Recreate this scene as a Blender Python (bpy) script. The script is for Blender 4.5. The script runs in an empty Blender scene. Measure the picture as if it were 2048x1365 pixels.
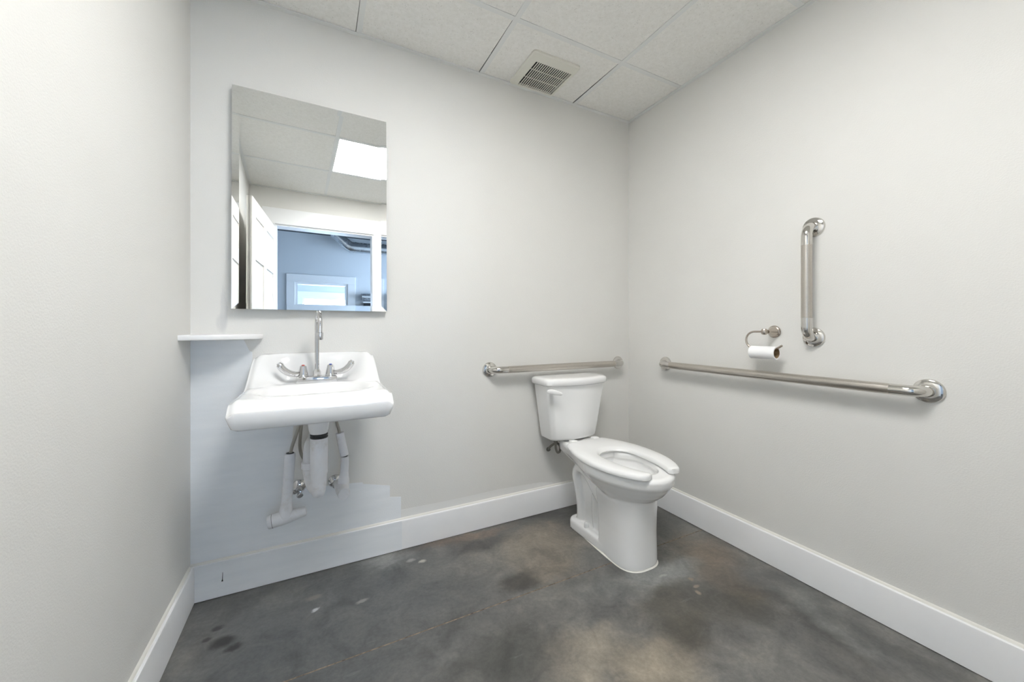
import bpy, bmesh, math, random
from mathutils import Vector, Matrix
R = math.radians
random.seed(7)
S = bpy.context.scene
C = S.collection

# ---------------------------------------------------------------- camera, sky, exposure
BY, RX, LX, FY, CZ = 1.909, 1.847, -0.443, -0.34, 2.44     # inner faces of the washroom
cam = bpy.data.cameras.new('camera'); co = bpy.data.objects.new('camera', cam); C.objects.link(co)
cam.sensor_width = 36; cam.lens = 763 / 2048 * 36; cam.shift_y = -27.5 / 2048; cam.clip_start = 0.02
co.location = (0, 0, 1.082); co.rotation_euler = (R(90), 0, -R(27.07))
S.camera = co
W = bpy.data.worlds.new('sky'); S.world = W; W.use_nodes = True
W.node_tree.nodes['Background'].inputs[0].default_value = (0.58, 0.76, 1.0, 1)
W.node_tree.nodes['Background'].inputs[1].default_value = 14.0
S.view_settings.view_transform = 'Standard'; S.view_settings.look = 'None'
S.view_settings.exposure = 0.37; S.view_settings.gamma = 1; S.view_settings.use_curve_mapping = False
S.cycles.diffuse_bounces = 6; S.cycles.max_bounces = 10
PANEL = 24.0                                                 # radiance of the ceiling light panel

# ---------------------------------------------------------------- materials
M = {}
def mat(name, col, rough=0.5, metal=0.0, coat=0.0, spec=0.5):
    m = bpy.data.materials.new(name); m.use_nodes = True
    b = m.node_tree.nodes['Principled BSDF']
    b.inputs['Base Color'].default_value = (*col, 1); b.inputs['Roughness'].default_value = rough
    b.inputs['Metallic'].default_value = metal; b.inputs['Coat Weight'].default_value = coat
    b.inputs['Coat Roughness'].default_value = 0.05; b.inputs['Specular IOR Level'].default_value = spec
    M[name] = m; return m
class NT:
    def __init__(s, m): s.m = m; s.t = m.node_tree; s.n = s.t.nodes; s.b = s.n['Principled BSDF']
    def add(s, kind, **kw):
        x = s.n.new(kind)
        for k, v in kw.items(): setattr(x, k, v)
        return x
    def link(s, a, b): s.t.links.new(a, b)
    def pos(s):
        if not hasattr(s, 'g'): s.g = s.add('ShaderNodeNewGeometry')
        return s.g.outputs['Position']
    def noise(s, scale, detail=4, rough=0.55, vec=None, dist=0):
        x = s.add('ShaderNodeTexNoise'); x.inputs['Scale'].default_value = scale; x.inputs['Detail'].default_value = detail
        x.inputs['Roughness'].default_value = rough; x.inputs['Distortion'].default_value = dist
        s.link(vec or s.pos(), x.inputs['Vector']); return x
    def ramp(s, src, stops):
        x = s.add('ShaderNodeValToRGB'); e = x.color_ramp.elements
        while len(e) < len(stops): e.new(0.5)
        for q, (p, c) in zip(e, stops): q.position = p; q.color = (*c, 1) if len(c) == 3 else c
        s.link(src, x.inputs[0]); return x.outputs[0]
    def mix(s, fac, a, b, mode='MIX'):
        x = s.add('ShaderNodeMix', data_type='RGBA', blend_type=mode)
        for sock, v in ((x.inputs['Factor'], fac), (x.inputs[6], a), (x.inputs[7], b)):
            if hasattr(v, 'node'): s.link(v, sock)
            elif isinstance(v, (int, float)): sock.default_value = v
            else: sock.default_value = (*v, 1)
        return x.outputs[2]
    def math(s, op, a, b=0.0, clamp=False):
        x = s.add('ShaderNodeMath', operation=op, use_clamp=clamp)
        for sock, v in ((x.inputs[0], a), (x.inputs[1], b)):
            if hasattr(v, 'node'): s.link(v, sock)
            else: sock.default_value = v
        return x.outputs[0]
    def bump(s, h, strength, dist=0.002):
        x = s.add('ShaderNodeBump'); x.inputs['Strength'].default_value = strength; x.inputs['Distance'].default_value = dist
        s.link(h, x.inputs['Height']); s.link(x.outputs[0], s.b.inputs['Normal'])
    def color(s, o): s.link(o, s.b.inputs['Base Color'])
    def blob(s, vec, c, rad, soft):
        """1 inside an uneven patch round c, falling to 0 over soft"""
        mp = s.add('ShaderNodeVectorMath', operation='SUBTRACT'); s.link(vec, mp.inputs[0]); mp.inputs[1].default_value = c
        sc = s.add('ShaderNodeVectorMath', operation='DIVIDE'); s.link(mp.outputs[0], sc.inputs[0]); sc.inputs[1].default_value = rad
        ln = s.add('ShaderNodeVectorMath', operation='LENGTH'); s.link(sc.outputs[0], ln.inputs[0])
        mr = s.add('ShaderNodeMapRange', interpolation_type='SMOOTHSTEP'); s.link(ln.outputs['Value'], mr.inputs[0])
        mr.inputs[1].default_value = 1 - soft; mr.inputs[2].default_value = 1 + soft; mr.inputs[3].default_value = 1; mr.inputs[4].default_value = 0
        return mr.outputs[0]
    def warp(s, amount, scale):
        n = s.noise(scale, 5, 0.6)
        a = s.add('ShaderNodeVectorMath', operation='SUBTRACT'); s.link(n.outputs['Color'], a.inputs[0]); a.inputs[1].default_value = (.5, .5, .5)
        b = s.add('ShaderNodeVectorMath', operation='SCALE'); s.link(a.outputs[0], b.inputs[0]); b.inputs['Scale'].default_value = amount
        c = s.add('ShaderNodeVectorMath', operation='ADD'); s.link(s.pos(), c.inputs[0]); s.link(b.outputs[0], c.inputs[1])
        return c.outputs[0]

# painted drywall: warm pale grey, orange-peel roller texture
m = mat('wall_paint', (0.62, 0.60, 0.56), 0.55, spec=0.35); t = NT(m)
n1 = t.noise(2.2, 3); n2 = t.noise(230, 2)
c = t.ramp(n1.outputs[0], [(0.3, (0.718, 0.708, 0.680)), (0.7, (0.742, 0.732, 0.704))])
wv = t.warp(0.02, 14)
for ctr, rad in (((-0.337, BY, 1.15), (0.011, 0.4, 0.09)), ((-0.343, BY, 1.10), (0.017, 0.4, 0.035))):
    f = t.math('MULTIPLY', t.blob(wv, ctr, rad, 0.35), 0.55)
    c = t.mix(f, c, (0.57, 0.57, 0.57))
t.color(c); t.bump(n2.outputs[0], 0.30, 0.0020)
# bluish white primer brushed over the corner under the shelf
m = mat('primer', (0.74, 0.77, 0.80), 0.6, spec=0.3); t = NT(m)
sv = t.add('ShaderNodeMapping'); sv.inputs['Scale'].default_value = (2.0, 2.0, 14.0); t.link(t.pos(), sv.inputs['Vector'])
n1 = t.noise(1.6, 4, 0.6, sv.outputs[0]); n2 = t.noise(200, 2)
t.color(t.ramp(n1.outputs[0], [(0.3, (0.765, 0.79, 0.815)), (0.7, (0.825, 0.845, 0.865))])); t.bump(n2.outputs[0], 0.12, 0.0015)
m = mat('trim_white', (0.80, 0.80, 0.80), 0.35); t = NT(m)
n1 = t.noise(5, 4); t.color(t.ramp(n1.outputs[0], [(0.3, (0.82, 0.825, 0.835)), (0.7, (0.86, 0.86, 0.865))]))
mat('caulk', (0.76, 0.745, 0.70), 0.6)
mat('undercoat', (0.79, 0.785, 0.765), 0.6)
m = mat('door_white', (0.84, 0.82, 0.78), 0.35); t = NT(m)
n1 = t.noise(6, 3); t.color(t.ramp(n1.outputs[0], [(0.3, (0.82, 0.80, 0.77)), (0.7, (0.86, 0.845, 0.81))]))
# stained concrete
m = mat('concrete', (0.15, 0.15, 0.15), 0.42, spec=0.45); t = NT(m)
wv = t.warp(0.26, 4.0)
n1 = t.noise(1.9, 6, 0.62, dist=0.6); n2 = t.noise(7.5, 8, 0.65, dist=0.8); n3 = t.noise(70, 4, 0.7)
c = t.ramp(n1.outputs[0], [(0.30, (0.075, 0.073, 0.068)), (0.45, (0.128, 0.127, 0.122)), (0.58, (0.170, 0.166, 0.157)), (0.72, (0.225, 0.208, 0.185))])
for ctr, rad, col, amt, soft in (
        ((0.10, 1.60, 0), (0.45, 0.30, 9), (0.095, 0.101, 0.104), 0.75, 0.7),
        ((-0.10, 1.30, 0), (0.38, 0.28, 9), (0.084, 0.089, 0.091), 0.8, 0.7),
        ((0.75, 1.775, 0), (0.16, 0.07, 9), (0.055, 0.054, 0.053), 0.75, 0.7),
        ((1.00, 1.62, 0), (0.20, 0.16, 9), (0.190, 0.166, 0.138), 0.85, 0.6),
        ((0.68, 1.865, 0), (0.26, 0.035, 9), (0.150, 0.118, 0.095), 0.8, 0.6),
        ((0.92, 1.44, 0), (0.15, 0.07, 9), (0.190, 0.165, 0.136), 0.8, 0.7),
        ((0.75, 1.43, 0), (0.09, 0.06, 9), (0.048, 0.045, 0.041), 0.8, 0.6),
        ((0.78, 1.02, 0), (0.17, 0.10, 9), (0.230, 0.204, 0.170), 0.95, 0.5),
        ((0.96, 0.86, 0), (0.16, 0.11, 9), (0.215, 0.188, 0.152), 0.9, 0.5),
        ((0.60, 1.13, 0), (0.20, 0.12, 9), (0.062, 0.062, 0.058), 0.8, 0.7),
        ((1.22, 1.06, 0), (0.16, 0.10, 9), (0.064, 0.059, 0.048), 0.7, 0.8),
        ((1.19, 0.92, 0), (0.13, 0.07, 9), (0.070, 0.062, 0.048), 0.7, 0.8),
        ((1.47, 0.93, 0), (0.12, 0.10, 9), (0.064, 0.058, 0.046), 0.7, 0.8),
        ((1.66, 1.20, 0), (0.13, 0.13, 9), (0.165, 0.132, 0.102), 0.8, 0.7),
        ((1.56, 1.06, 0), (0.08, 0.14, 9), (0.135, 0.112, 0.088), 0.6, 0.7),
        ((1.35, 1.19, 0), (0.19, 0.06, 9), (0.205, 0.210, 0.208), 0.8, 0.7),
        ((1.05, 1.24, 0), (0.10, 0.05, 9), (0.150, 0.153, 0.148), 0.6, 0.7),
        ((1.70, 0.69, 0), (0.06, 0.16, 9), (0.165, 0.168, 0.160), 0.8, 0.7),
        ((1.73, 0.58, 0), (0.05, 0.18, 9), (0.060, 0.060, 0.057), 0.7, 0.6),
        ((0.27, 1.83, 0), (0.09, 0.05, 9), (0.230, 0.235, 0.232), 0.7, 0.7),
        ((1.66, 1.60, 0), (0.16, 0.16, 9), (0.088, 0.088, 0.083), 0.75, 0.7)):
    c = t.mix(t.math('MULTIPLY', t.blob(wv, ctr, rad, soft), amt), c, [1.22 * k for k in col])
c = t.mix(0.75, c, t.ramp(n2.outputs[0], [(0.28, (0.50, 0.50, 0.51)), (0.5, (1, 1, 1)), (0.74, (1.55, 1.50, 1.44))]), 'MULTIPLY')
c = t.mix(0.35, c, t.ramp(n3.outputs[0], [(0.3, (0.6, 0.6, 0.6)), (0.5, (1, 1, 1)), (0.75, (1.5, 1.5, 1.48))]), 'MULTIPLY')
sm = t.add('ShaderNodeMapping'); sm.inputs['Rotation'].default_value = (0, 0, R(38)); sm.inputs['Scale'].default_value = (3.5, 26, 1); t.link(t.pos(), sm.inputs['Vector'])
n4 = t.noise(2.2, 6, 0.7, sm.outputs[0])
c = t.mix(t.ramp(n4.outputs[0], [(0.62, (0, 0, 0)), (0.80, (0.6, 0.6, 0.6))]), c, (0.25, 0.255, 0.25))
wv2 = t.warp(0.03, 26)
for ctr, rad, col in (((-0.005, 1.644, 0), (0.013, 0.008, 9), (0.55, 0.57, 0.60)), ((0.434, 1.760, 0), (0.015, 0.011, 9), (0.52, 0.50, 0.44)),
                      ((0.387, 1.790, 0), (0.018, 0.012, 9), (0.34, 0.335, 0.32)), ((1.345, 1.180, 0), (0.02, 0.006, 9), (0.36, 0.355, 0.34)),
                      ((0.160, 1.610, 0), (0.020, 0.010, 9), (0.30, 0.30, 0.28)), ((-0.011, 1.719, 0), (0.030, 0.013, 9), (0.21, 0.20, 0.18)),
                      ((1.383, 1.042, 0), (0.010, 0.012, 9), (0.32, 0.27, 0.21)), ((1.41, 1.065, 0), (0.012, 0.008, 9), (0.30, 0.25, 0.20)), ((1.43, 1.11, 0), (0.012, 0.012, 9), (0.28, 0.23, 0.18)),
                      ((-0.320, 1.701, 0), (0.018, 0.014, 9), (0.030, 0.029, 0.029)), ((-0.288, 1.621, 0), (0.034, 0.026, 9), (0.028, 0.027, 0.027)),
                      ((-0.251, 1.575, 0), (0.022, 0.016, 9), (0.028, 0.027, 0.027)), ((-0.340, 1.655, 0), (0.016, 0.012, 9), (0.034, 0.033, 0.033))):
    c = t.mix(t.math('MULTIPLY', t.blob(wv2, ctr, rad, 0.5), 0.8), c, col)
t.color(c)
t.link(t.ramp(n2.outputs[0], [(0.3, (0.36,) * 3), (0.7, (0.58,) * 3)]), t.b.inputs['Roughness']); t.bump(n3.outputs[0], 0.10, 0.002)
m = mat('joint_dirt', (0.20, 0.15, 0.10), 0.8); t = NT(m)
n1 = t.noise(45, 4); t.color(t.ramp(n1.outputs[0], [(0.35, (0.10, 0.075, 0.055)), (0.6, (0.30, 0.235, 0.17))]))
# mineral-fibre ceiling tile with pinholes and fissures
m = mat('ceiling_tile', (0.70, 0.69, 0.65), 0.9, spec=0.1); t = NT(m)
vo = t.add('ShaderNodeTexVoronoi'); vo.inputs['Scale'].default_value = 120; t.link(t.pos(), vo.inputs['Vector'])
n1 = t.noise(60, 4, 0.7); n2 = t.noise(260, 2)
pin = t.ramp(vo.outputs['Distance'], [(0.08, (0.0,) * 3), (0.20, (1.0,) * 3)])
gate = t.ramp(t.noise(40, 2).outputs[0], [(0.50, (1,) * 3), (0.58, (0,) * 3)])
hole = t.math('MAXIMUM', pin, gate)
base = t.ramp(n1.outputs[0], [(0.3, (0.80, 0.79, 0.755)), (0.65, (0.87, 0.862, 0.835))])
t.color(t.mix(hole, (0.45, 0.44, 0.41), base)); h = t.math('ADD', hole, n2.outputs[0]); t.bump(h, 0.35, 0.002)
mat('grid_white', (0.765, 0.775, 0.765), 0.4)
mat('plenum', (0.03, 0.03, 0.03), 0.9)
mat('fan_plastic', (0.74, 0.73, 0.66), 0.4)
mat('fan_shade', (0.012, 0.012, 0.012), 0.8)  # near black, paints the shade inside the fan
m = mat('porcelain', (0.83, 0.83, 0.82), 0.12, coat=0.6); t = NT(m)
n1 = t.noise(3, 2); t.color(t.ramp(n1.outputs[0], [(0.3, (0.86, 0.86, 0.855)), (0.7, (0.89, 0.89, 0.885))]))
m = mat('basin_porcelain', (0.90, 0.90, 0.90), 0.10, coat=0.6); t = NT(m)
n1 = t.noise(3, 2); t.color(t.ramp(n1.outputs[0], [(0.3, (0.85, 0.85, 0.85)), (0.7, (0.875, 0.875, 0.875))]))
mat('seat_plastic', (0.86, 0.86, 0.855), 0.22)
mat('shelf_white', (0.84, 0.84, 0.84), 0.3)
mat('chrome', (0.66, 0.66, 0.67), 0.08, 1.0)
mat('polished_steel', (0.66, 0.64, 0.61), 0.10, 1.0)
m = mat('satin_steel', (0.60, 0.56, 0.51), 0.30, 1.0); t = NT(m)
n1 = t.noise(300, 2, 0.6); t.color(t.ramp(n1.outputs[0], [(0.3, (0.53, 0.495, 0.45)), (0.7, (0.59, 0.555, 0.51))]))
mat('satin_nickel', (0.54, 0.485, 0.43), 0.26, 1.0)
mat('mirror_silver', (0.93, 0.945, 0.94), 0.0, 1.0)
mat('mirror_edge', (0.30, 0.34, 0.33), 0.2)
m = mat('foam_cover', (0.76, 0.76, 0.79), 0.5); t = NT(m)
n1 = t.noise(14, 5, 0.65); t.color(t.ramp(n1.outputs[0], [(0.25, (0.62, 0.60, 0.58)), (0.45, (0.76, 0.765, 0.79)), (0.7, (0.80, 0.805, 0.83))]))
mat('rubber', (0.02, 0.02, 0.022), 0.4)
m = mat('braided_steel', (0.42, 0.40, 0.36), 0.38, 0.9); t = NT(m)
wv = t.add('ShaderNodeTexWave'); wv.inputs['Scale'].default_value = 160; t.link(t.pos(), wv.inputs['Vector']); t.bump(wv.outputs[0], 0.6, 0.002)
mat('grey_hose', (0.17, 0.16, 0.14), 0.5)
mat('paper', (0.90, 0.90, 0.90), 0.9, spec=0.1)
mat('cardboard', (0.34, 0.24, 0.14), 0.9, spec=0.1)
mat('red_dot', (0.55, 0.03, 0.02), 0.3); mat('blue_dot', (0.03, 0.08, 0.45), 0.3)
mat('hall_paint', (0.62, 0.65, 0.68), 0.6)
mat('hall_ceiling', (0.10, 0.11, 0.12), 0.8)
m = mat('galvanised', (0.62, 0.64, 0.66), 0.22, 1.0); t = NT(m)
n1 = t.noise(16, 3); t.link(t.ramp(n1.outputs[0], [(0.3, (0.16,) * 3), (0.7, (0.32,) * 3)]), t.b.inputs['Roughness'])
mat('black_box', (0.01, 0.01, 0.012), 0.35)
m = mat('pane_glass', (1, 1, 1), 0.0); m.node_tree.nodes['Principled BSDF'].inputs['Transmission Weight'].default_value = 1.0
m.node_tree.nodes['Principled BSDF'].inputs['IOR'].default_value = 1.05
m = mat('lit_panel', (1, 1, 1), 0.6); b = m.node_tree.nodes['Principled BSDF']
b.inputs['Emission Color'].default_value = (1.0, 0.995, 0.975, 1); b.inputs['Emission Strength'].default_value = PANEL

# ---------------------------------------------------------------- mesh helpers
WL = {}
def obj(name, bm, material, parent=None, smooth=40, local=False):
    me = bpy.data.meshes.new(name)
    bmesh.ops.recalc_face_normals(bm, faces=bm.faces[:])
    bm.to_mesh(me); bm.free()
    if parent is not None and not local: me.transform(Matrix.Translation(-WL[parent.name]))
    o = bpy.data.objects.new(name, me); C.objects.link(o); me.materials.append(M[material])
    if parent is not None: o.parent = parent
    WL[o.name] = WL[parent.name] if parent is not None else Vector((0, 0, 0))
    if smooth:
        for p in me.polygons: p.use_smooth = True
        me.set_sharp_from_angle(angle=R(smooth))
    return o
def tag(o, label, cat, group=None):
    o['label'] = label; o['category'] = cat
    if group: o['group'] = group
    return o
def thing(name, label, cat, loc=(0, 0, 0), group=None, rotz=0):
    o = bpy.data.objects.new(name, None); C.objects.link(o); o.location = loc; o.rotation_euler = (0, 0, rotz)
    o.empty_display_size = 0.05
    WL[o.name] = Vector(loc); return tag(o, label, cat, group)
def struct(name, bm, material, label=None, smooth=40, loc=None):
    o = obj(name, bm, material, None, smooth); o['kind'] = 'structure'
    if label: o['label'] = label
    return o
def BM(): return bmesh.new()
def box(bm, x0, x1, y0, y1, z0, z1, bevel=0, seg=2):
    r = bmesh.ops.create_cube(bm, size=1)
    bmesh.ops.transform(bm, verts=r['verts'], matrix=Matrix.Translation(((x0 + x1) / 2, (y0 + y1) / 2, (z0 + z1) / 2)) @ Matrix.Diagonal((abs(x1 - x0), abs(y1 - y0), abs(z1 - z0), 1)))
    if bevel:
        es = list({e for v in r['verts'] for e in v.link_edges})
        bmesh.ops.bevel(bm, geom=es, offset=bevel, segments=seg, profile=0.5, affect='EDGES')
    return bm
def loft(bm, rings, cap0=True, cap1=True, loop=False):
    vs = [[bm.verts.new(p) for p in r] for r in rings]
    n = len(vs[0]); pairs = list(zip(vs, vs[1:])) + ([(vs[-1], vs[0])] if loop else [])
    for a, b_ in pairs:
        for i in range(n):
            bm.faces.new((a[i], a[(i + 1) % n], b_[(i + 1) % n], b_[i]))
    if not loop:
        if cap0: bm.faces.new(list(reversed(vs[0])))
        if cap1: bm.faces.new(vs[-1])
    return bm
def tube(bm, pts, r, seg=20, cap=True):
    pts = [Vector(p) for p in pts]; n = len(pts)
    rs = r if isinstance(r, (list, tuple)) else [r] * n
    tang = [(pts[min(i + 1, n - 1)] - pts[max(i - 1, 0)]).normalized() for i in range(n)]
    up = Vector((0, 0, 1)) if abs(tang[0].z) < 0.9 else Vector((1, 0, 0))
    nrm = (up - tang[0] * up.dot(tang[0])).normalized(); rings = []
    for i in range(n):
        nrm = (nrm - tang[i] * nrm.dot(tang[i])).normalized(); bi = tang[i].cross(nrm)
        rings.append([pts[i] + (nrm * math.cos(a) + bi * math.sin(a)) * rs[i] for a in (2 * math.pi * k / seg for k in range(seg))])
    return loft(bm, rings, cap, cap)
def lathe(bm, prof, origin, axis, seg=32):
    """prof: (distance along axis, radius)"""
    ax = Vector(axis).normalized(); u = ax.orthogonal().normalized(); v = ax.cross(u); o = Vector(origin)
    rings = [[o + ax * d + (u * math.cos(a) + v * math.sin(a)) * max(r, 1e-4) for a in (2 * math.pi * k / seg for k in range(seg))] for d, r in prof]
    return loft(bm, rings)
def spline(pts, sub=8):
    P = [Vector(p) for p in pts]; P = [P[0] * 2 - P[1]] + P + [P[-1] * 2 - P[-2]]; out = []
    for i in range(1, len(P) - 2):
        for k in range(sub):
            t = k / sub; a, b_, c_, d = P[i - 1:i + 3]
            out.append(0.5 * ((2 * b_) + (c_ - a) * t + (2 * a - 5 * b_ + 4 * c_ - d) * t * t + (3 * b_ - a - 3 * c_ + d) * t ** 3))
    out.append(P[-2]); return out
def prism(bm, poly, d0, d1, axis='y'):
    """poly (a, b) in the plane across axis, extruded from d0 to d1"""
    f = {'y': lambda a, b_, d: (a, d, b_), 'x': lambda a, b_, d: (d, a, b_), 'z': lambda a, b_, d: (a, b_, d)}[axis]
    return loft(bm, [[f(a, b_, d0) for a, b_ in poly], [f(a, b_, d1) for a, b_ in poly]])
def sstep(a, b_, x):
    t = max(0, min(1, (x - a) / (b_ - a))); return t * t * (3 - 2 * t)

# ---------------------------------------------------------------- the room shell
J = 1.352                                                     # saw-cut joint across the slab
bm = BM(); HX0, HX1, HY = -1.7, 2.9, -4.7
box(bm, HX0, HX1, HY, J - 0.0025, -0.10, 0); box(bm, HX0, HX1, J + 0.0025, BY + 0.1, -0.10, 0)
floor = struct('floor', bm, 'concrete', 'mottled stained grey concrete floor with a saw-cut joint', 0)
obj('floor_joint', box(BM(), HX0 + .01, HX1 - .01, J - 0.0025, J + 0.0025, -0.09, -0.0005), 'joint_dirt', floor, 0)
T = 0.10
wall_back = struct('wall_back', box(BM(), LX - T, RX + T, BY, BY + T, 0, 2.62), 'wall_paint', 'pale grey painted wall behind the sink and toilet', 0)
wall_right = struct('wall_right', box(BM(), RX, RX + T, FY, BY, 0, 2.62), 'wall_paint', 'pale grey painted wall with two steel grab bars', 0)
wall_left = struct('wall_left', box(BM(), LX - T, LX, FY, BY, 0, 2.62), 'wall_paint', 'pale grey painted wall at the left edge', 0)
DX0, DX1, DZ, FB = -0.245, 0.625, 2.115, -0.46                # door opening
bm = BM(); box(bm, HX0, DX0, FB, FY, 0, 2.62); box(bm, DX1, HX1, FB, FY, 0, 2.62); box(bm, DX0, DX1, FB, FY, DZ, 2.62)
wall_front = struct('wall_front', bm, 'wall_paint', 'pale grey painted wall around the doorway seen in the mirror', 0)
# the smeared primer on the wall: a film of paint with a ragged stepped edge
poly = [(-0.4428, 0.141), (-0.4428, 1.031), (-0.27, 1.031), (-0.262, 1.012), (-0.251, 0.985), (-0.240, 0.978), (-0.240, 0.945), (-0.26, 0.86),
        (-0.21, 0.80), (-0.10, 0.76), (-0.092, 0.70), (-0.0915, 0.648), (-0.098, 0.56), (-0.0985, 0.373), (0.072, 0.367), (0.190, 0.3555), (0.191, 0.348), (0.313, 0.317),
        (0.3135, 0.262), (0.366, 0.2525), (0.366, 0.141)]
pp = obj('primer_patch', prism(BM(), poly, BY + 0.003, BY - 0.0006), 'primer', wall_back, 0)
q = obj('undercoat_band', prism(BM(), [(0.3662, 0.141), (0.3662, 0.188), (0.60, 0.184), (0.90, 0.186), (1.16, 0.176), (1.24, 0.160), (1.27, 0.141)], BY + 0.003, BY - 0.0004), 'undercoat', wall_back, 0)
q['label'] = 'uneven paler band of paint above the baseboard'
pp['label'] = 'bluish white primer painted over the corner'

def baseboard(name, a, b_, horiz, face, inward, label):
    """flat board 14 cm high with an eased top edge; horiz 'x' or 'y' runs from a to b_"""
    prof = [(0, 0.0025), (0.016, 0.0025), (0.016, 0.134), (0.0145, 0.139), (0.011, 0.1415), (0, 0.1415)]
    bm = BM(); f = (lambda s, d, z: (s, face + inward * d, z)) if horiz == 'x' else (lambda s, d, z: (face + inward * d, s, z))
    loft(bm, [[f(a, d, z) for d, z in prof], [f(b_, d, z) for d, z in prof]])
    o = struct(name, bm, 'trim_white', label, 25)
    bm = BM(); cp = [(0, 0.1405), (0.008, 0.1405), (0.0045, 0.147), (0, 0.150)]
    loft(bm, [[f(a, d, z) for d, z in cp], [f(b_, d, z) for d, z in cp]])
    obj('caulk_bead', bm, 'caulk', o, 25)
    return o
bb = baseboard('baseboard_back', LX, RX, 'x', BY, -1, 'white baseboard along the sink wall')
baseboard('baseboard_right', FY, BY - 0.016, 'y', RX, -1, 'white baseboard along the grab bar wall')
baseboard('baseboard_left', FY, BY - 0.016, 'y', LX, 1, 'white baseboard along the left wall')
bm = BM(); box(bm, LX + 0.0162, 0.3665, BY - 0.0172, BY - 0.0155, 0.0025, 0.1415)
q = obj('primer_patch', bm, 'primer', bb, 0); q['label'] = 'primer brushed over the end of the baseboard'
bm = BM(); tube(bm, [(-0.3385, BY - 0.0176, 0.063), (-0.338, BY - 0.0178, 0.070), (-0.337, BY - 0.0176, 0.098)], [0.003, 0.0012, 0.0006], 8)
obj('nail_scratch', bm, 'rubber', bb, 0)

# suspended ceiling: slab above, tiles and tees below it
ceil = struct('ceiling', box(BM(), LX - T, RX + T, FB, BY + T, 2.58, 2.62), 'plenum', 'suspended ceiling of white fibre tiles in a metal grid', 0)
GX = [LX, 0.172, 0.783, 1.397, RX]; GY = [FY, 0.27, 0.88, 1.49, BY]
LIGHT = (1, 1)
for i in range(4):
    for j in range(4):
        if (i, j) == LIGHT: continue
        g = 0.0045 if (i, j) not in ((1, 3), (2, 3)) else 0.006
        bm = BM(); dx = random.uniform(-.002, .002); dy = random.uniform(-.002, .002)
        k = {(2, 3): 0.0190, (1, 3): 0.0165, (0, 3): 0.0145}.get((i, j), g)     # tiles by the sink wall sit slightly askew and leave a dark wedge
        e = 0.0125 if k != g else g
        prism(bm, [(GX[i] + g, GY[j] + g), (GX[i + 1] - e, GY[j] + g), (GX[i + 1] - k, GY[j + 1] - g), (GX[i] + g, GY[j + 1] - g)], CZ + 0.0035, CZ + 0.018, 'z')
        obj('ceiling_tile', bm, 'ceiling_tile', ceil, 0)
TW = 0.012
for x in GX[1:-1]: obj('grid_tee', box(BM(), x - TW, x + TW, FY, BY, CZ, CZ + 0.003), 'grid_white', ceil, 0)
for y in GY[1:-1]:
    for i in range(4):
        obj('grid_tee', box(BM(), GX[i] + (TW if i else 0), GX[i + 1] - (TW if i < 3 else 0), y - TW, y + TW, CZ + 0.0005, CZ + 0.003), 'grid_white', ceil, 0)
for args in ((LX, RX, BY - 0.022, BY), (LX, RX, FY, FY + 0.022), (LX, LX + 0.022, FY + 0.022, BY - 0.022), (RX - 0.022, RX, FY + 0.022, BY - 0.022)):
    obj('wall_angle', box(BM(), *args, CZ - 0.0015, CZ + 0.002), 'grid_white', ceil, 0)

# ---------------------------------------------------------------- ceiling light panel
x0, x1, y0, y1 = GX[1] + TW, GX[2] - TW, GY[1] + TW, GY[2] - TW
lt = thing('ceiling_light', 'square lit white ceiling light panel seen in the mirror', 'ceiling light', ((x0 + x1) / 2, (y0 + y1) / 2, CZ + 0.06))
bm = BM()
for a in ((x0, x1, y0, y0 + 0.006), (x0, x1, y1 - 0.006, y1), (x0, x0 + 0.006, y0 + 0.006, y1 - 0.006), (x1 - 0.006, x1, y0 + 0.006, y1 - 0.006)): box(bm, *a, CZ + 0.001, CZ + 0.06)
obj('frame', bm, 'grid_white', lt, 0)
obj('housing', box(BM(), x0, x1, y0, y1, CZ + 0.06, CZ + 0.075), 'grid_white', lt, 0)
obj('diffuser', box(BM(), x0 + 0.006, x1 - 0.006, y0 + 0.006, y1 - 0.006, CZ + 0.004, CZ + 0.010), 'lit_panel', lt, 0)

# ---------------------------------------------------------------- exhaust fan grille
vx0, vx1, vy0, vy1 = 0.945, 1.228, 1.607, 1.886; gx0, gx1, gy0, gy1 = 0.990, 1.208, 1.666, 1.866
vz = CZ + 0.0035
vt = thing('exhaust_fan', 'square off-white exhaust fan cover with dark slots in ceiling tile', 'exhaust fan', ((vx0 + vx1) / 2, (vy0 + vy1) / 2, vz))
def rrect(x0, x1, y0, y1, r, n=6):
    out = []
    for cx, cy, a0 in ((x1 - r, y1 - r, 0), (x0 + r, y1 - r, 90), (x0 + r, y0 + r, 180), (x1 - r, y0 + r, 270)):
        out += [(cx + r * math.cos(R(a0 + 90 * k / n)), cy + r * math.sin(R(a0 + 90 * k / n))) for k in range(n + 1)]
    return out
bm = BM()
def ring(x0, x1, y0, y1, r, z): return [(a, b_, z) for a, b_ in rrect(x0, x1, y0, y1, r)]
loft(bm, [ring(vx0, vx1, vy0, vy1, 0.018, vz), ring(vx0, vx1, vy0, vy1, 0.018, vz - 0.008), ring(vx0 + .006, vx1 - .006, vy0 + .006, vy1 - .006, 0.015, vz - 0.0125),
          ring(gx0, gx1, gy0, gy1, 0.003, vz - 0.0135), ring(gx0, gx1, gy0, gy1, 0.003, vz)], loop=True)
obj('cover_frame', bm, 'fan_plastic', vt, 30)
obj('recess_shade_plate', box(BM(), gx0 - .004, gx1 + .004, gy0 - .004, gy1 + .004, vz - 0.0022, vz - 0.0002), 'fan_shade', vt, 0)  # flat black plate, its colour stands in for the shaded depth above the slots
NS = 18; p = (gx1 - gx0) / NS
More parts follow.
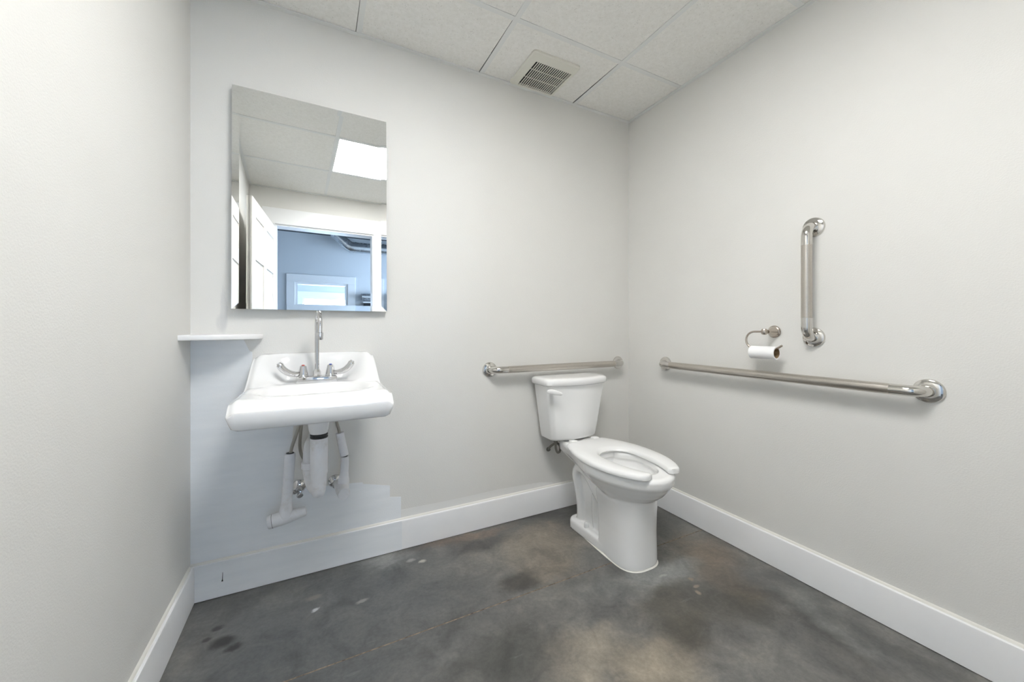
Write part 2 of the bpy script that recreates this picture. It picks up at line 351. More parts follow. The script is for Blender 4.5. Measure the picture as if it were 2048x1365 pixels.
for k in range(1, NS):
    x = gx0 + p * k
    obj('slat', box(BM(), x - 0.0026, x + 0.0026, gy0 - .001, gy1 + .001, vz - 0.0132, vz - 0.0112), 'fan_plastic', vt, 0)
for f in (0.33, 0.66):
    y = gy0 + (gy1 - gy0) * f
    obj('cross_bar', box(BM(), gx0, gx1, y - 0.0016, y + 0.0016, vz - 0.0085, vz - 0.0065), 'fan_plastic', vt, 0)

# ---------------------------------------------------------------- mirror (hangs a touch off parallel to the wall)
mw, mh, bv = 0.300, 0.4535, 0.0245
mi = thing('wall_mirror', 'tall rectangular mirror with slanted glass edges above the sink', 'mirror', (-0.0055, BY - 0.0215, 1.6095))
mi.rotation_euler = (-R(1.0), 0, R(1.3))
bm = BM()
def rc(x, z, y): return [(-x, y, -z), (x, y, -z), (x, y, z), (-x, y, z)]
loft(bm, [rc(mw, mh, 0.0), rc(mw, mh, -0.0060), rc(mw - bv, mh - bv, -0.00485)])
obj('glass', bm, 'mirror_silver', mi, 0, local=True)
obj('backing', box(BM(), -mw + .001, mw - .001, 0.0002, 0.0035, -mh + .001, mh - .001), 'mirror_edge', mi, 0, local=True)
for sx in (-0.2, 0.2):
    obj('hanging_clip', box(BM(), sx - .02, sx + .02, 0.0036, 0.009, 0.30, 0.34), 'mirror_edge', mi, 0, local=True)

# ---------------------------------------------------------------- corner shelf
bm = BM(); n = 24; pts = [(LX, BY)]
for k in range(n + 1):
    a = R(90) * k / n; pts.append((LX + 0.242 * math.sin(a), BY - 0.155 * math.cos(a)))
def off(pts, s): return [(LX + (x - LX) * s, BY + (y - BY) * s) for x, y in pts]
loft(bm, [[(x, y, z) for x, y in off(pts, s)] for s, z in ((0.93, 1.0335), (0.975, 1.0335), (0.993, 1.0355), (1.0, 1.040), (1.0, 1.0475), (0.995, 1.0515), (0.985, 1.0535))])
tag(obj('corner_shelf', bm, 'shelf_white', None, 35), 'small white curved shelf fixed in the wall corner left of the sink', 'shelf')

# ---------------------------------------------------------------- wall-hung sink
sk = thing('wash_basin', 'white porcelain wall-hung sink below the mirror', 'sink', (0, BY, 0.752))
NXS, NYS = 96, 84
SF = 1.447                                                    # front edge
def half_w(y): return 0.2535 - 0.008 * sstep(1.60, 1.74, y) - 0.023 * sstep(1.72, 1.909, y)
def sink_z(x, y):
    w = half_w(y); d = abs(x)
    z = 0.846 + 0.006 * sstep(1.62, 1.73, y) + 0.118 * sstep(1.725, 1.865, y) ** 1.0
    z -= 0.034 * (1 - sstep(0, 0.075, y - SF)) ** 1.6                     # rolled front lip
    z -= 0.014 * (1 - sstep(0, 0.030, w - d)) ** 1.8                      # eased sides
    # faucet ledge scooped into the back rise
    k = (1 - sstep(0.125, 0.222, d + 0.35 * max(0, (y - 1.78)))) * (1 - sstep(1.835, 1.900, y))
    z = z + (min(z, 0.852) - z) * k
    # bowl
    rx, ry, cy = 0.190, 0.112, 1.648
    q = (abs(x / rx) ** 2.8 + abs((y - cy) / ry) ** 2.8) ** (1 / 2.8)
    z -= 0.088 * (1 - sstep(0.45, 1.0, q)) + 0.006 * (1 - sstep(0.92, 1.10, q))
    return z
bm = BM(); grid = []
for j in range(NYS + 1):
    v = j / NYS; y = SF + (BY - 0.001 - SF) * (v ** 1.15); row = []
    for i in range(NXS + 1):
        u = -1 + 2 * i / NXS; u = math.copysign(1 - (1 - abs(u)) ** 1.15, u) * 0.6 + u * 0.4
        w = half_w(y)
        r_ = 0.02; dy = y - SF
        if dy < r_: w -= r_ - math.sqrt(max(0, r_ * r_ - (r_ - dy) ** 2))
        row.append(bm.verts.new((u * w, y, sink_z(u * w, y))))
    grid.append(row)
for j in range(NYS):
    for i in range(NXS): bm.faces.new((grid[j][i], grid[j][i + 1], grid[j + 1][i + 1], grid[j + 1][i]))
bord = grid[0] + [r[-1] for r in grid[1:]] + list(reversed(grid[-1][:-1])) + [r[0] for r in reversed(grid[1:-1])]
prev = bord
for f, inset in ((0.12, -0.0015), (0.5, 0.004), (0.85, 0.010), (1.0, 0.020)):
    nxt = []
    for v in bord:
        x, y, z = v.co; zb = 0.752
        yy = min(BY - 0.001, y + inset * (1 if y < 1.7 else 0)); xx = x * (1 - inset / 0.25)
        nxt.append(bm.verts.new((xx, yy, z + (zb - z) * f)))
    for i in range(len(bord)):
        a = (i + 1) % len(bord); bm.faces.new((prev[i], prev[a], nxt[a], nxt[i]))
    prev = nxt
bm.faces.new(prev)
obj('basin', bm, 'basin_porcelain', sk, 50)
bm = BM(); lathe(bm, [(0, 0.070), (0.010, 0.055), (0.024, 0.041), (0.040, 0.0385), (0.060, 0.036), (0.074, 0.033), (0.077, 0.030)], (0.006, 1.64, 0.7535), (0, 0, -1), 40)
obj('bowl_underside', bm, 'basin_porcelain', sk, 40)
bm = BM(); lathe(bm, [(0, 0.024), (0.003, 0.024), (0.004, 0.018), (0.002, 0.0)], (0, 1.648, 0.7570), (0, 0, 1), 24); obj('drain', bm, 'chrome', sk, 40)

# ---------------------------------------------------------------- faucet
fz = 0.8525
fa = thing('faucet', 'chrome gooseneck faucet with two wing handles on the white sink', 'faucet', (0, 1.815, fz))
bm = BM(); box(bm, -0.077, 0.077, 1.787, 1.843, fz - 0.003, fz + 0.024, 0.006, 2); obj('base_plate', bm, 'chrome', fa, 40)
bm = BM()
path = [(0, 1.815, fz + 0.02), (0, 1.815, fz + 0.12), (0, 1.815, fz + 0.235)]
for k in range(1, 15):
    a = R(180) * k / 14; path.append((0.0055 * (1 - math.cos(a)), 1.815 - 0.056 * (1 - math.cos(a)), fz + 0.235 + 0.056 * math.sin(a)))
path.append((0.011, 1.703, fz + 0.205))
tube(bm, path, 0.0088, 20); obj('spout', bm, 'chrome', fa, 40)
bm = BM(); lathe(bm, [(0, 0.0095), (0.002, 0.0122), (0.014, 0.0122), (0.0145, 0.0112), (0.026, 0.0112), (0.030, 0.0095)], (0.011, 1.703, fz + 0.209), (0, 0, -1), 24); obj('aerator', bm, 'chrome', fa, 30)
bm = BM(); lathe(bm, [(0, 0.017), (0.004, 0.017), (0.008, 0.0145), (0.020, 0.0150), (0.026, 0.012), (0.032, 0.0092)], (0, 1.815, fz + 0.022), (0, 0, 1), 8); obj('spout_collar', bm, 'chrome', fa, 20)
for s in (-1, 1):
    hx = 0.0515 * s
    bm = BM(); lathe(bm, [(0, 0.0205), (0.003, 0.0205), (0.016, 0.0185), (0.034, 0.0145), (0.043, 0.0128), (0.046, 0.009)], (hx, 1.815, fz + 0.0235), (0, 0, 1), 14)
    hd = obj('handle', bm, 'chrome', fa, 28)
    bm = BM(); lathe(bm, [(0, 0.006), (0.003, 0.0055), (0.004, 0.003)], (hx, 1.815, fz + 0.069), (0, 0, 1), 14); obj('index_button', bm, 'red_dot' if s < 0 else 'blue_dot', hd, 30)
    pts = spline([(hx + s * 0.012, 1.812, fz + 0.036), (hx + s * 0.032, 1.806, fz + 0.037), (hx + s * 0.055, 1.799, fz + 0.046), (hx + s * 0.074, 1.792, fz + 0.064), (hx + s * 0.086, 1.788, fz + 0.085)], 6)
    bm = BM(); rings = []; N = len(pts)
    for i, q in enumerate(pts):
        tg = (pts[min(i + 1, N - 1)] - pts[max(i - 1, 0)]).normalized(); bi = Vector((0, 1, 0)); bi = (bi - tg * bi.dot(tg)).normalized(); nn = tg.cross(bi)
        f = i / (N - 1); w = 0.0070 + 0.0075 * math.sin(math.pi * min(1, f * 0.62 + 0.05)); h_ = 0.0075 + 0.0060 * math.sin(math.pi * min(1, f * 0.6 + 0.05))
        if f > 0.93: w *= 0.72; h_ *= 0.7
        rings.append([q + bi * w * math.cos(a) + nn * h_ * math.sin(a) for a in (2 * math.pi * k / 16 for k in range(16))])
    loft(bm, rings); obj('wing_lever', bm, 'chrome', hd, 50)

# ---------------------------------------------------------------- plumbing under the sink
dp = thing('drain_trap', 'white padded drain pipe cover curving into a trap under sink', 'drain pipe', (0.007, 1.64, 0.42))
bm = BM(); lathe(bm, [(0, 0.0275), (0.004, 0.031), (0.008, 0.031), (0.009, 0.028), (0.012, 0.028), (0.013, 0.031), (0.018, 0.031), (0.020, 0.0285)], (0.007, 1.64, 0.6775), (0, 0, -1), 32); obj('rubber_ring', bm, 'rubber', dp, 35)
bm = BM(); tube(bm, [(0.007, 1.64, 0.665), (0.007, 1.64, 0.660), (0.007, 1.64, 0.56), (0.007, 1.641, 0.525), (0.006, 1.643, 0.517), (0.006, 1.646, 0.48), (0.005, 1.652, 0.452), (0.004, 1.655, 0.437), (0.004, 1.656, 0.434)],
      [0.029, 0.0305, 0.0305, 0.0305, 0.0285, 0.027, 0.0255, 0.0225, 0.018], 28); obj('drop_sleeve', bm, 'foam_cover', dp, 40)
bm = BM(); tube(bm, spline([(0.003, 1.655, 0.462), (-0.006, 1.690, 0.450), (-0.018, 1.725, 0.462), (-0.027, 1.742, 0.50), (-0.027, 1.745, 0.53)], 6), 0.0245, 24); obj('trap_bend', bm, 'foam_cover', dp, 40)
bm = BM(); lathe(bm, [(0, 0.026), (0.003, 0.030), (0.026, 0.030), (0.029, 0.026)], (-0.027, 1.745, 0.512), (0, 0, 1), 24); obj('slip_nut', bm, 'foam_cover', dp, 35)
bm = BM(); tube(bm, spline([(-0.027, 1.745, 0.53), (-0.027, 1.748, 0.57), (-0.024, 1.775, 0.597), (-0.018, 1.82, 0.602), (-0.012, BY + .002, 0.602)], 6), 0.0235, 24); obj('wall_arm', bm, 'foam_cover', dp, 40)

# left sleeve: pulled loose and hanging, with a cross piece at its foot
ls = thing('supply_cover', 'loose white T-shaped foam pipe cover hanging left of drain', 'pipe cover', (-0.11, 1.80, 0.285))
bm = BM(); tube(bm, spline([(-0.098, 1.80, 0.567), (-0.099, 1.80, 0.54), (-0.104, 1.80, 0.46), (-0.109, 1.80, 0.39), (-0.112, 1.80, 0.345), (-0.112, 1.80, 0.312)], 5), [0.0175] + [0.0195] * 17 + [0.0205, 0.0215, 0.0225, 0.0235, 0.025, 0.027, 0.028, 0.028], 24); obj('upright_sleeve', bm, 'foam_cover', ls, 40)
bm = BM(); tube(bm, [(-0.1755, 1.80, 0.300), (-0.172, 1.80, 0.3005), (-0.165, 1.80, 0.302), (-0.13, 1.80, 0.307), (-0.10, 1.80, 0.311), (-0.075, 1.80, 0.314), (-0.045, 1.80, 0.318), (-0.040, 1.80, 0.319)],
      [0.0225, 0.0245, 0.0255, 0.0265, 0.0255, 0.021, 0.018, 0.015], 24); obj('cross_sleeve', bm, 'foam_cover', ls, 40)
bm = BM(); lathe(bm, [(0, 0.0265), (0.0012, 0.0265)], (-0.1605, 1.80, 0.3026), (1, 0, 0.14), 24); obj('seam', bm, 'rubber', ls, 30)
bm = BM(); lathe(bm, [(0, 0.014), (0.002, 0.014)], (-0.098, 1.80, 0.567), (0, 0, 1), 20); obj('open_end', bm, 'rubber', ls, 30)
# right sleeve: two lengths and a round end cap over the valve
rs_ = thing('supply_cover', 'white two-piece foam pipe cover with round end right of drain', 'pipe cover', (0.10, 1.80, 0.37))
bm = BM(); tube(bm, spline([(0.087, 1.80, 0.628), (0.093, 1.80, 0.595), (0.101, 1.80, 0.555), (0.106, 1.80, 0.528)], 5), 0.0168, 24); obj('upper_sleeve', bm, 'foam_cover', rs_, 40)
bm = BM(); tube(bm, spline([(0.107, 1.80, 0.522), (0.107, 1.80, 0.49), (0.105, 1.80, 0.455), (0.102, 1.80, 0.42), (0.101, 1.80, 0.385)], 5), [0.0155] + [0.0168] * 10 + [0.018, 0.019, 0.020, 0.022, 0.023, 0.023, 0.023, 0.023, 0.023, 0.023][:10], 24); obj('lower_sleeve', bm, 'foam_cover', rs_, 40)
bm = BM(); lathe(bm, [(0, 0.0125), (0.003, 0.0125)], (0.1064, 1.80, 0.5265), (0, 0, -1), 20); obj('sleeve_gap', bm, 'rubber', rs_, 30)
bm = BM(); tube(bm, [(0.086, 1.87, 0.384), (0.092, 1.80, 0.388), (0.099, 1.727, 0.392), (0.0997, 1.722, 0.3925), (0.100, 1.719, 0.3926)], [0.0215, 0.0245, 0.0250, 0.0240, 0.021], 28); obj('valve_sleeve', bm, 'foam_cover', rs_, 40)

def shutoff(x, z, label, exposed):
    v = thing('shutoff_valve', label, 'valve', (x, BY, z))
    bm = BM(); lathe(bm, [(0.001, 0.0285), (0.004, 0.028), (0.010, 0.023), (0.014, 0.014), (0.016, 0.0095)], (x, BY, z), (0, -1, 0), 36); obj('wall_flange', bm, 'chrome', v, 30)
    bm = BM(); tube(bm, [(x, BY - .012, z), (x, BY - .035, z - .001)], 0.0085, 18)
    lathe(bm, [(0, 0.0095), (0.002, 0.0125), (0.022, 0.0125), (0.026, 0.010)], (x, BY - .033, z - .001), (0, -1, -0.05), 20); obj('valve_body', bm, 'chrome', v, 35)
    if exposed:
        bm = BM(); lathe(bm, [(0, 0.008), (0.006, 0.009), (0.012, 0.0125), (0.018, 0.013), (0.020, 0.010)], (x + .003, BY - .052, z - .010), (0.1, -0.8, -0.5), 8); obj('valve_knob', bm, 'chrome', v, 20)
        bm = BM(); tube(bm, [(x, BY - .045, z - .002), (x - .016, BY - .07, z - 0.002), (x - .03, BY - .10, z + .02)], 0.006, 14); obj('outlet', bm, 'chrome', v, 35)
    return v
shutoff(-0.069, 0.388, 'exposed chrome shutoff valve on wall beside loose pipe cover', True)
shutoff(0.072, 0.384, 'chrome shutoff valve flange behind right pipe cover', False)
bm = BM(); tube(bm, spline([(-0.098, 1.80, 0.545), (-0.093, 1.80, 0.585), (-0.078, 1.80, 0.635), (-0.067, 1.802, 0.672), (-0.060, 1.805, 0.70), (-0.056, 1.808, 0.7515)], 8), 0.0062, 14)
tag(obj('supply_hose', bm, 'braided_steel', None, 50), 'braided steel supply hose rising from loose left pipe cover', 'hose')
bm = BM(); tube(bm, spline([(-0.050, 1.83, 0.7515), (-0.055, 1.83, 0.70), (-0.062, 1.835, 0.63), (-0.064, 1.84, 0.575), (-0.056, 1.845, 0.535), (-0.040, 1.85, 0.512), (-0.022, 1.857, 0.500)], 8), 0.0062, 14)
tag(obj('supply_hose', bm, 'braided_steel', None, 50), 'looping braided hose tucked behind the drain pipe', 'hose')
bm = BM(); tube(bm, spline([(0.088, 1.80, 0.615), (0.083, 1.80, 0.645), (0.075, 1.80, 0.675), (0.070, 1.805, 0.72), (0.068, 1.81, 0.7515)], 8), 0.0062, 14)
hs = tag(obj('supply_hose', bm, 'braided_steel', None, 50), 'short braided hose above the right two-piece pipe cover', 'hose')
bm = BM(); lathe(bm, [(0, 0.0085), (0.016, 0.0085)], (0.0725, 1.8025, 0.686), (-0.15, 0, 1), 6); obj('coupling_nut', bm, 'chrome', hs, 20)

# ---------------------------------------------------------------- toilet
tc = 1.315
tl = thing('toilet', 'white porcelain toilet with open-front seat in the corner', 'toilet', (tc, 1.5, 0))
def ring_w(z, yf, ym, hw, yb, hb, n=20, nb=12, e=2.0):
    """outline: ellipse nose from yf to ym, easing back to half width hb at yb"""
    L = []
    for k in range(n):
        a = R(90) * k / n; L.append((hw * math.sin(a) ** (2 / e), ym - (ym - yf) * math.cos(a) ** (2 / e)))
    for k in range(nb + 1):
        f = k / nb; L.append((hw + (hb - hw) * sstep(0, 1, f) , ym + (yb - ym) * f))
    pts = [(tc + x, y, z) for x, y in L] + [(tc - x, y, z) for x, y in reversed(L[1:])]
    return pts
bm = BM()
outer = [(0.262, 1.255, 1.36, 0.095, 1.50, 0.05), (0.300, 1.230, 1.37, 0.114, 1.56, 0.06), (0.318, 1.205, 1.385, 0.130, 1.62, 0.065), (0.340, 1.178, 1.40, 0.150, 1.68, 0.072), (0.364, 1.158, 1.41, 0.165, 1.74, 0.080),
         (0.382, 1.147, 1.41, 0.175, 1.78, 0.086), (0.390, 1.141, 1.41, 0.181, 1.795, 0.090), (0.400, 1.137, 1.41, 0.185, 1.80, 0.092), (0.424, 1.134, 1.41, 0.188, 1.80, 0.095), (0.434, 1.140, 1.41, 0.183, 1.796, 0.091), (0.438, 1.152, 1.41, 0.172, 1.79, 0.083)]
inner = [(0.438, 1.205, 1.41, 0.120, 1.53, 0.060), (0.430, 1.210, 1.41, 0.116, 1.525, 0.058), (0.412, 1.208, 1.41, 0.118, 1.525, 0.058), (0.400, 1.198, 1.41, 0.127, 1.535, 0.062), (0.375, 1.212, 1.41, 0.118, 1.53, 0.058), (0.340, 1.25, 1.41, 0.090, 1.51, 0.045), (0.315, 1.31, 1.41, 0.050, 1.48, 0.025), (0.308, 1.36, 1.41, 0.02, 1.45, 0.01)]
loft(bm, [ring_w(*a) for a in outer + inner])
# front column
col = [(0.0, 1.242, 1.34, 0.104, 1.455, 0.096), (0.010, 1.238, 1.34, 0.106, 1.455, 0.098), (0.05, 1.237, 1.34, 0.105, 1.46, 0.098), (0.15, 1.236, 1.345, 0.104, 1.462, 0.098), (0.24, 1.232, 1.35, 0.109, 1.465, 0.103), (0.29, 1.228, 1.355, 0.115, 1.468, 0.108), (0.303, 1.228, 1.355, 0.113, 1.468, 0.106)]
loft(bm, [ring_w(*a, e=2.75 - 1.6 * min(.3, a[0])) for a in col])
# foot, rear body and deck
def foot(z, i): return [(x, y, z) for x, y in rrect(tc - 0.099 + i, tc + 0.099 - i, 1.36, 1.722 - i, 0.045)]
loft(bm, [foot(0, 0.002), foot(0.006, 0), (foot(0.040, 0)), foot(0.050, 0.004), foot(0.055, 0.014)])
loft(bm, [[(x, y, z) for x, y in rrect(tc - w, tc + w, ya, yb, 0.03)] for z, w, ya, yb in ((0.02, 0.060, 1.40, 1.665), (0.10, 0.052, 1.40, 1.655), (0.25, 0.050, 1.41, 1.67), (0.30, 0.054, 1.52, 1.70), (0.34, 0.060, 1.59, 1.72), (0.40, 0.078, 1.62, 1.775))])
loft(bm, [[(x, y, z) for x, y in rrect(tc - w, tc + w, 1.60, 1.815, 0.03)] for z, w in ((0.385, 0.080), (0.395, 0.094), (0.435, 0.100), (0.447, 0.092))])
for s in (-1, 1):
    x = tc + s * 0.047
    tube(bm, spline([(x, 1.43, 0.16), (x, 1.475, 0.205), (x + s * .006, 1.53, 0.265), (x + s * .008, 1.59, 0.320), (x + s * .006, 1.655, 0.330), (x + s * .003, 1.690, 0.285), (x, 1.672, 0.215), (x, 1.652, 0.13), (x, 1.652, 0.03)], 6), 0.030, 16)
    tube(bm, spline([(x, 1.47, 0.30), (x + s * .004, 1.53, 0.245), (x, 1.545, 0.16), (x - s * .004, 1.535, 0.05)], 6), 0.019, 14)
bowl = obj('bowl', bm, 'porcelain', tl, 0)
rm = bowl.modifiers.new('remesh', 'REMESH'); rm.mode = 'VOXEL'; rm.voxel_size = 0.0042; rm.use_smooth_shade = True
sm_ = bowl.modifiers.new('soften', 'SMOOTH'); sm_.factor = 0.5; sm_.iterations = 6
bm = BM(); loft(bm, [ring_w(z, yf, 1.34, hw, 1.70, 0.092, e=2.7) for z, yf, hw in ((0.0004, 1.233, 0.1085), (0.003, 1.236, 0.1065))]); obj('caulk_line', bm, 'caulk', tl, 30)
for s in (-1, 1):
    bm = BM(); lathe(bm, [(0, 0.0125), (0.016, 0.0125), (0.024, 0.0105), (0.0275, 0.006), (0.0285, 0.001)], (tc + s * 0.080, 1.574, 0.051), (0, 0, 1), 20); obj('bolt_cap', bm, 'porcelain', tl, 60)
# tank
def tank_ring(z, hw, yf, ch, chy, yb=1.885, r=0.012, bow=0.006):
    """back square, front corners cut off at an angle, front slightly bowed"""
    pts = [(-hw, yb), (-hw, yf + chy), (-hw + ch, yf + 0.006)]
    n = 16
    pts += [(-hw + ch + (2 * (hw - ch)) * k / n, yf + 0.006 - bow * math.sin(math.pi * k / n)) for k in range(1, n)]
    pts += [(hw - ch, yf + 0.006), (hw, yf + chy), (hw, yb)]
    out = []                                                  # round the corners
    N = len(pts)
    for i, p in enumerate(pts):
        a, b_, c_ = Vector(pts[i - 1]), Vector(p), Vector(pts[(i + 1) % N])
        d1, d2 = (a - b_), (c_ - b_); l1, l2 = min(r, d1.length * .45), min(r, d2.length * .45)
        p1, p2 = b_ + d1.normalized() * l1, b_ + d2.normalized() * l2
        for f in (0, .33, .67, 1): q = p1.lerp(b_, f).lerp(b_.lerp(p2, f), f); out.append((TX + q.x, q.y, z))
    return out
TX = 1.298
bm = BM()
loft(bm, [tank_ring(z, hw, yf, 0.016, 0.022, bow=bw) for z, hw, yf, bw in ((0.4535, 0.136, 1.755, 0.012), (0.458, 0.148, 1.746, 0.020), (0.470, 0.152, 1.742, 0.024), (0.55, 0.165, 1.735, 0.030), (0.66, 0.181, 1.728, 0.034), (0.768, 0.196, 1.722, 0.036))])
obj('tank', bm, 'porcelain', tl, 50)
bm = BM()
loft(bm, [tank_ring(z, hw, yf, 0.022, 0.030, yb, 0.02, 0.038) for z, hw, yf, yb in ((0.7635, 0.200, 1.724, 1.886), (0.7635, 0.206, 1.716, 1.889), (0.770, 0.2125, 1.709, 1.891), (0.790, 0.2130, 1.708, 1.891), (0.7985, 0.209, 1.712, 1.889), (0.8035, 0.199, 1.722, 1.884), (0.8055, 0.180, 1.740, 1.875), (0.8060, 0.12, 1.79, 1.85))])
obj('tank_lid', bm, 'porcelain', tl, 50)
# flush lever
bm = BM(); lv = spline([(1.078, 1.702, 0.741), (1.094, 1.692, 0.742), (1.120, 1.682, 0.737), (1.153, 1.673, 0.729)], 6); rings = []
for i, q in enumerate(lv):
    f = i / (len(lv) - 1); h_ = 0.0060 + 0.0075 * math.sin(math.pi * min(1, f * 0.8 + 0.12)); w_ = 0.006
    if f == 1 or f == 0: h_ *= 0.5; w_ *= .5
    rings.append([(q.x, q.y + w_ * math.cos(a), q.z + h_ * math.sin(a)) for a in (2 * math.pi * k / 16 for k in range(16))])
loft(bm, rings); tube(bm, [(1.108, 1.688, 0.738), (1.114, 1.722, 0.738)], 0.010, 16); obj('flush_lever', bm, 'seat_plastic', tl, 50)
# open-front seat
def seat_pt(f, o):
    """f -1..1 from left tip round the back to right tip; o 0 inner .. 1 outer edge"""
    s = math.copysign(1, f); g = 1 - abs(f)                    # g 0 at the tip, 1 at the middle of the back
    ym = 1.41
    if g < 0.42:
        k = g / 0.42; a = R(30) + R(60) * k; xo, yo = 0.197 * math.sin(a), ym - 0.300 * math.cos(a)
        a = R(27) + R(63) * k; xi, yi = 0.100 * math.sin(a), ym - 0.272 * math.cos(a)
    elif g < 0.78:
        k = (g - 0.42) / 0.36; xo = 0.197 - 0.075 * k ** 2.2; yo = ym + 0.278 * k
        b = R(72) * k; xi, yi = 0.100 * math.cos(b), ym + 0.102 * math.sin(b)
    else:
        k = (g - 0.78) / 0.22; xo = 0.122 * (1 - k); yo = ym + 0.278 + 0.012 * math.sin(k * math.pi / 2) ** 0.5
        b = R(72) + R(18) * k; xi, yi = 0.100 * max(0, math.cos(b)), ym + 0.102 * math.sin(b)
    return Vector((tc + s * (xi + (xo - xi) * o), yi + (yo - yi) * o))
bm = BM(); prof = [(0.0, 0.30), (0.05, 0.78), (0.16, 0.97), (0.5, 1.0), (0.84, 0.97), (0.95, 0.78), (1.0, 0.35), (0.98, 0.0), (0.5, 0.0), (0.03, 0.0)]
rings = []; NF = 96
for i in range(NF + 1):
    f = -1 + 2 * i / NF; e = 1 - abs(f); sh = 1.0
    if e < 0.035: sh = math.sqrt(max(0.0, 1 - (1 - e / 0.035) ** 2)) * 0.45 + 0.55
    r_ = []
    for o, h_ in prof:
        o2 = 0.5 + (o - 0.5) * sh; q = seat_pt(f, o2); r_.append((q.x, q.y, 0.4425 + 0.024 * h_ * (0.75 + 0.25 * sh)))
    rings.append(r_)
loft(bm, rings); seat = obj('seat', bm, 'seat_plastic', tl, 50)
for s in (-1, 1): obj('hinge', box(BM(), tc + s * 0.075 - 0.02, tc + s * 0.075 + 0.02, 1.678, 1.712, 0.4425, 0.467, 0.006, 2), 'seat_plastic', seat, 40)
# fill valve shank and hose of the toilet
ts = thing('toilet_supply', 'grey looped water hose below the left end of toilet tank', 'hose', (1.20, BY, 0.36))
bm = BM(); lathe(bm, [(0, 0.013), (0.014, 0.013), (0.015, 0.009), (0.028, 0.009)], (1.196, 1.80, 0.4530), (0, 0, -1), 10); obj('coupling_nut', bm, 'grey_hose', ts, 25)
bm = BM(); tube(bm, spline([(1.196, 1.80, 0.430), (1.197, 1.80, 0.400), (1.210, 1.802, 0.375), (1.228, 1.806, 0.378), (1.233, 1.812, 0.402), (1.220, 1.822, 0.420), (1.203, 1.835, 0.412), (1.200, 1.865, 0.390), (1.215, BY - .006, 0.362)], 8), 0.0065, 14); obj('hose', bm, 'grey_hose', ts, 50)
bm = BM(); lathe(bm, [(0.001, 0.013), (0.004, 0.013), (0.008, 0.009), (0.014, 0.008)], (1.215, BY, 0.362), (0, -1, 0), 24); obj('wall_flange', bm, 'grey_hose', ts, 30)

# ---------------------------------------------------------------- grab bars
def grab_bar(label, a, b_, out, r=0.0190, standoff=0.058, rad=0.045):
    a, b_, out = Vector(a), Vector(b_), Vector(out); d = (b_ - a).normalized(); L = (b_ - a).length
    g = thing('grab_bar', label, 'grab bar', (a + b_) / 2, 'stainless grab bars')
    arc = lambda base, dirn: [base + out * 0.004] + [base + out * (standoff - rad + rad * math.sin(R(t))) + dirn * (rad - rad * math.cos(R(t))) for t in range(0, 91, 9)]
    e0 = arc(a, d) + [a + out * standoff + d * (rad + 0.035)]; e1 = arc(b_, -d) + [b_ + out * standoff - d * (rad + 0.035)]
    bm = BM(); tube(bm, [e0[-1] - d * 0.0005, e1[-1] + d * 0.0005], r, 28); obj('tube', bm, 'satin_steel', g, 40)
    for e, base in ((e0, a), (e1, b_)):
        bm = BM(); tube(bm, e, r * 1.004, 28); obj('elbow', bm, 'polished_steel', g, 40)
        bm = BM(); lathe(bm, [(0.0006, 0.0405), (0.004, 0.0405), (0.009, 0.038), (0.0125, 0.031), (0.014, 0.024), (0.0142, 0.019)], base, out, 40); obj('flange', bm, 'polished_steel', g, 35)
grab_bar('horizontal steel grab bar on the wall above the toilet tank', (0.838, BY, 0.852), (1.751, BY, 0.852), (0, -1, 0))
grab_bar('long horizontal steel grab bar on the right wall below paper roll', (RX, 1.603, 0.866), (RX, 0.508, 0.866), (-1, 0, 0))
grab_bar('vertical steel grab bar on the right wall above long bar', (RX, 0.844, 1.499), (RX, 0.844, 1.040), (-1, 0, 0))

# ---------------------------------------------------------------- toilet paper holder and roll
AX = 1.778
th = thing('paper_holder', 'brushed nickel hook-shaped toilet paper holder on right wall', 'paper holder', (RX, 0.998, 1.062))
bm = BM(); lathe(bm, [(0.0006, 0.0275), (0.004, 0.0280), (0.008, 0.0255), (0.010, 0.0225), (0.013, 0.0225), (0.016, 0.0205), (0.026, 0.0165), (0.037, 0.0115), (0.044, 0.0085), (0.050, 0.0078)], (RX, 0.998, 1.062), (-1, 0.04, 0), 36); obj('wall_mount', bm, 'satin_nickel', th, 25)
bm = BM(); lathe(bm, [(-0.014, 0.004), (-0.012, 0.0095), (-0.006, 0.0125), (0.006, 0.0125), (0.012, 0.0095), (0.014, 0.004)], (AX, 1.004, 1.062), (0, 0, 1), 24); obj('knob', bm, 'satin_nickel', th, 40)
hook = [(AX, 1.004, 1.062), (AX, 1.046, 1.062)]
for k in range(1, 15):
    a = R(180 * k / 14 * 0.86); hook.append((AX, 1.046 + 0.0385 * math.sin(a), 1.0235 + 0.0385 * math.cos(a)))
hook += [(AX, 1.053, 0.990), (AX, 1.040, 0.987), (AX, 0.962, 0.9870), (AX, 0.952, 0.989), (AX - .002, 0.940, 0.996), (AX - .004, 0.929, 1.003)]
bm = BM(); tube(bm, hook, 0.0045, 16); obj('arm', bm, 'satin_nickel', th, 50)
rc_ = (AX, 0.0, 0.9690)
rl = thing('toilet_paper', 'nearly used white toilet paper roll hanging on nickel holder', 'toilet paper', (AX, 1.005, 0.969))
def annulus(ro, ri, y0, y1, seg=40):
    b = BM(); rg = lambda r, y: [(AX + r * math.cos(2 * math.pi * k / seg), y, 0.969 + r * math.sin(2 * math.pi * k / seg)) for k in range(seg)]
    return loft(b, [rg(ri, y0), rg(ro - .001, y0), rg(ro, y0 + .001), rg(ro, y1 - .001), rg(ro - .001, y1), rg(ri, y1)], loop=True)
obj('paper', annulus(0.0285, 0.0228, 0.952, 1.060), 'paper', rl, 40)
obj('core', annulus(0.0228, 0.0212, 0.9525, 1.0595), 'cardboard', rl, 40)

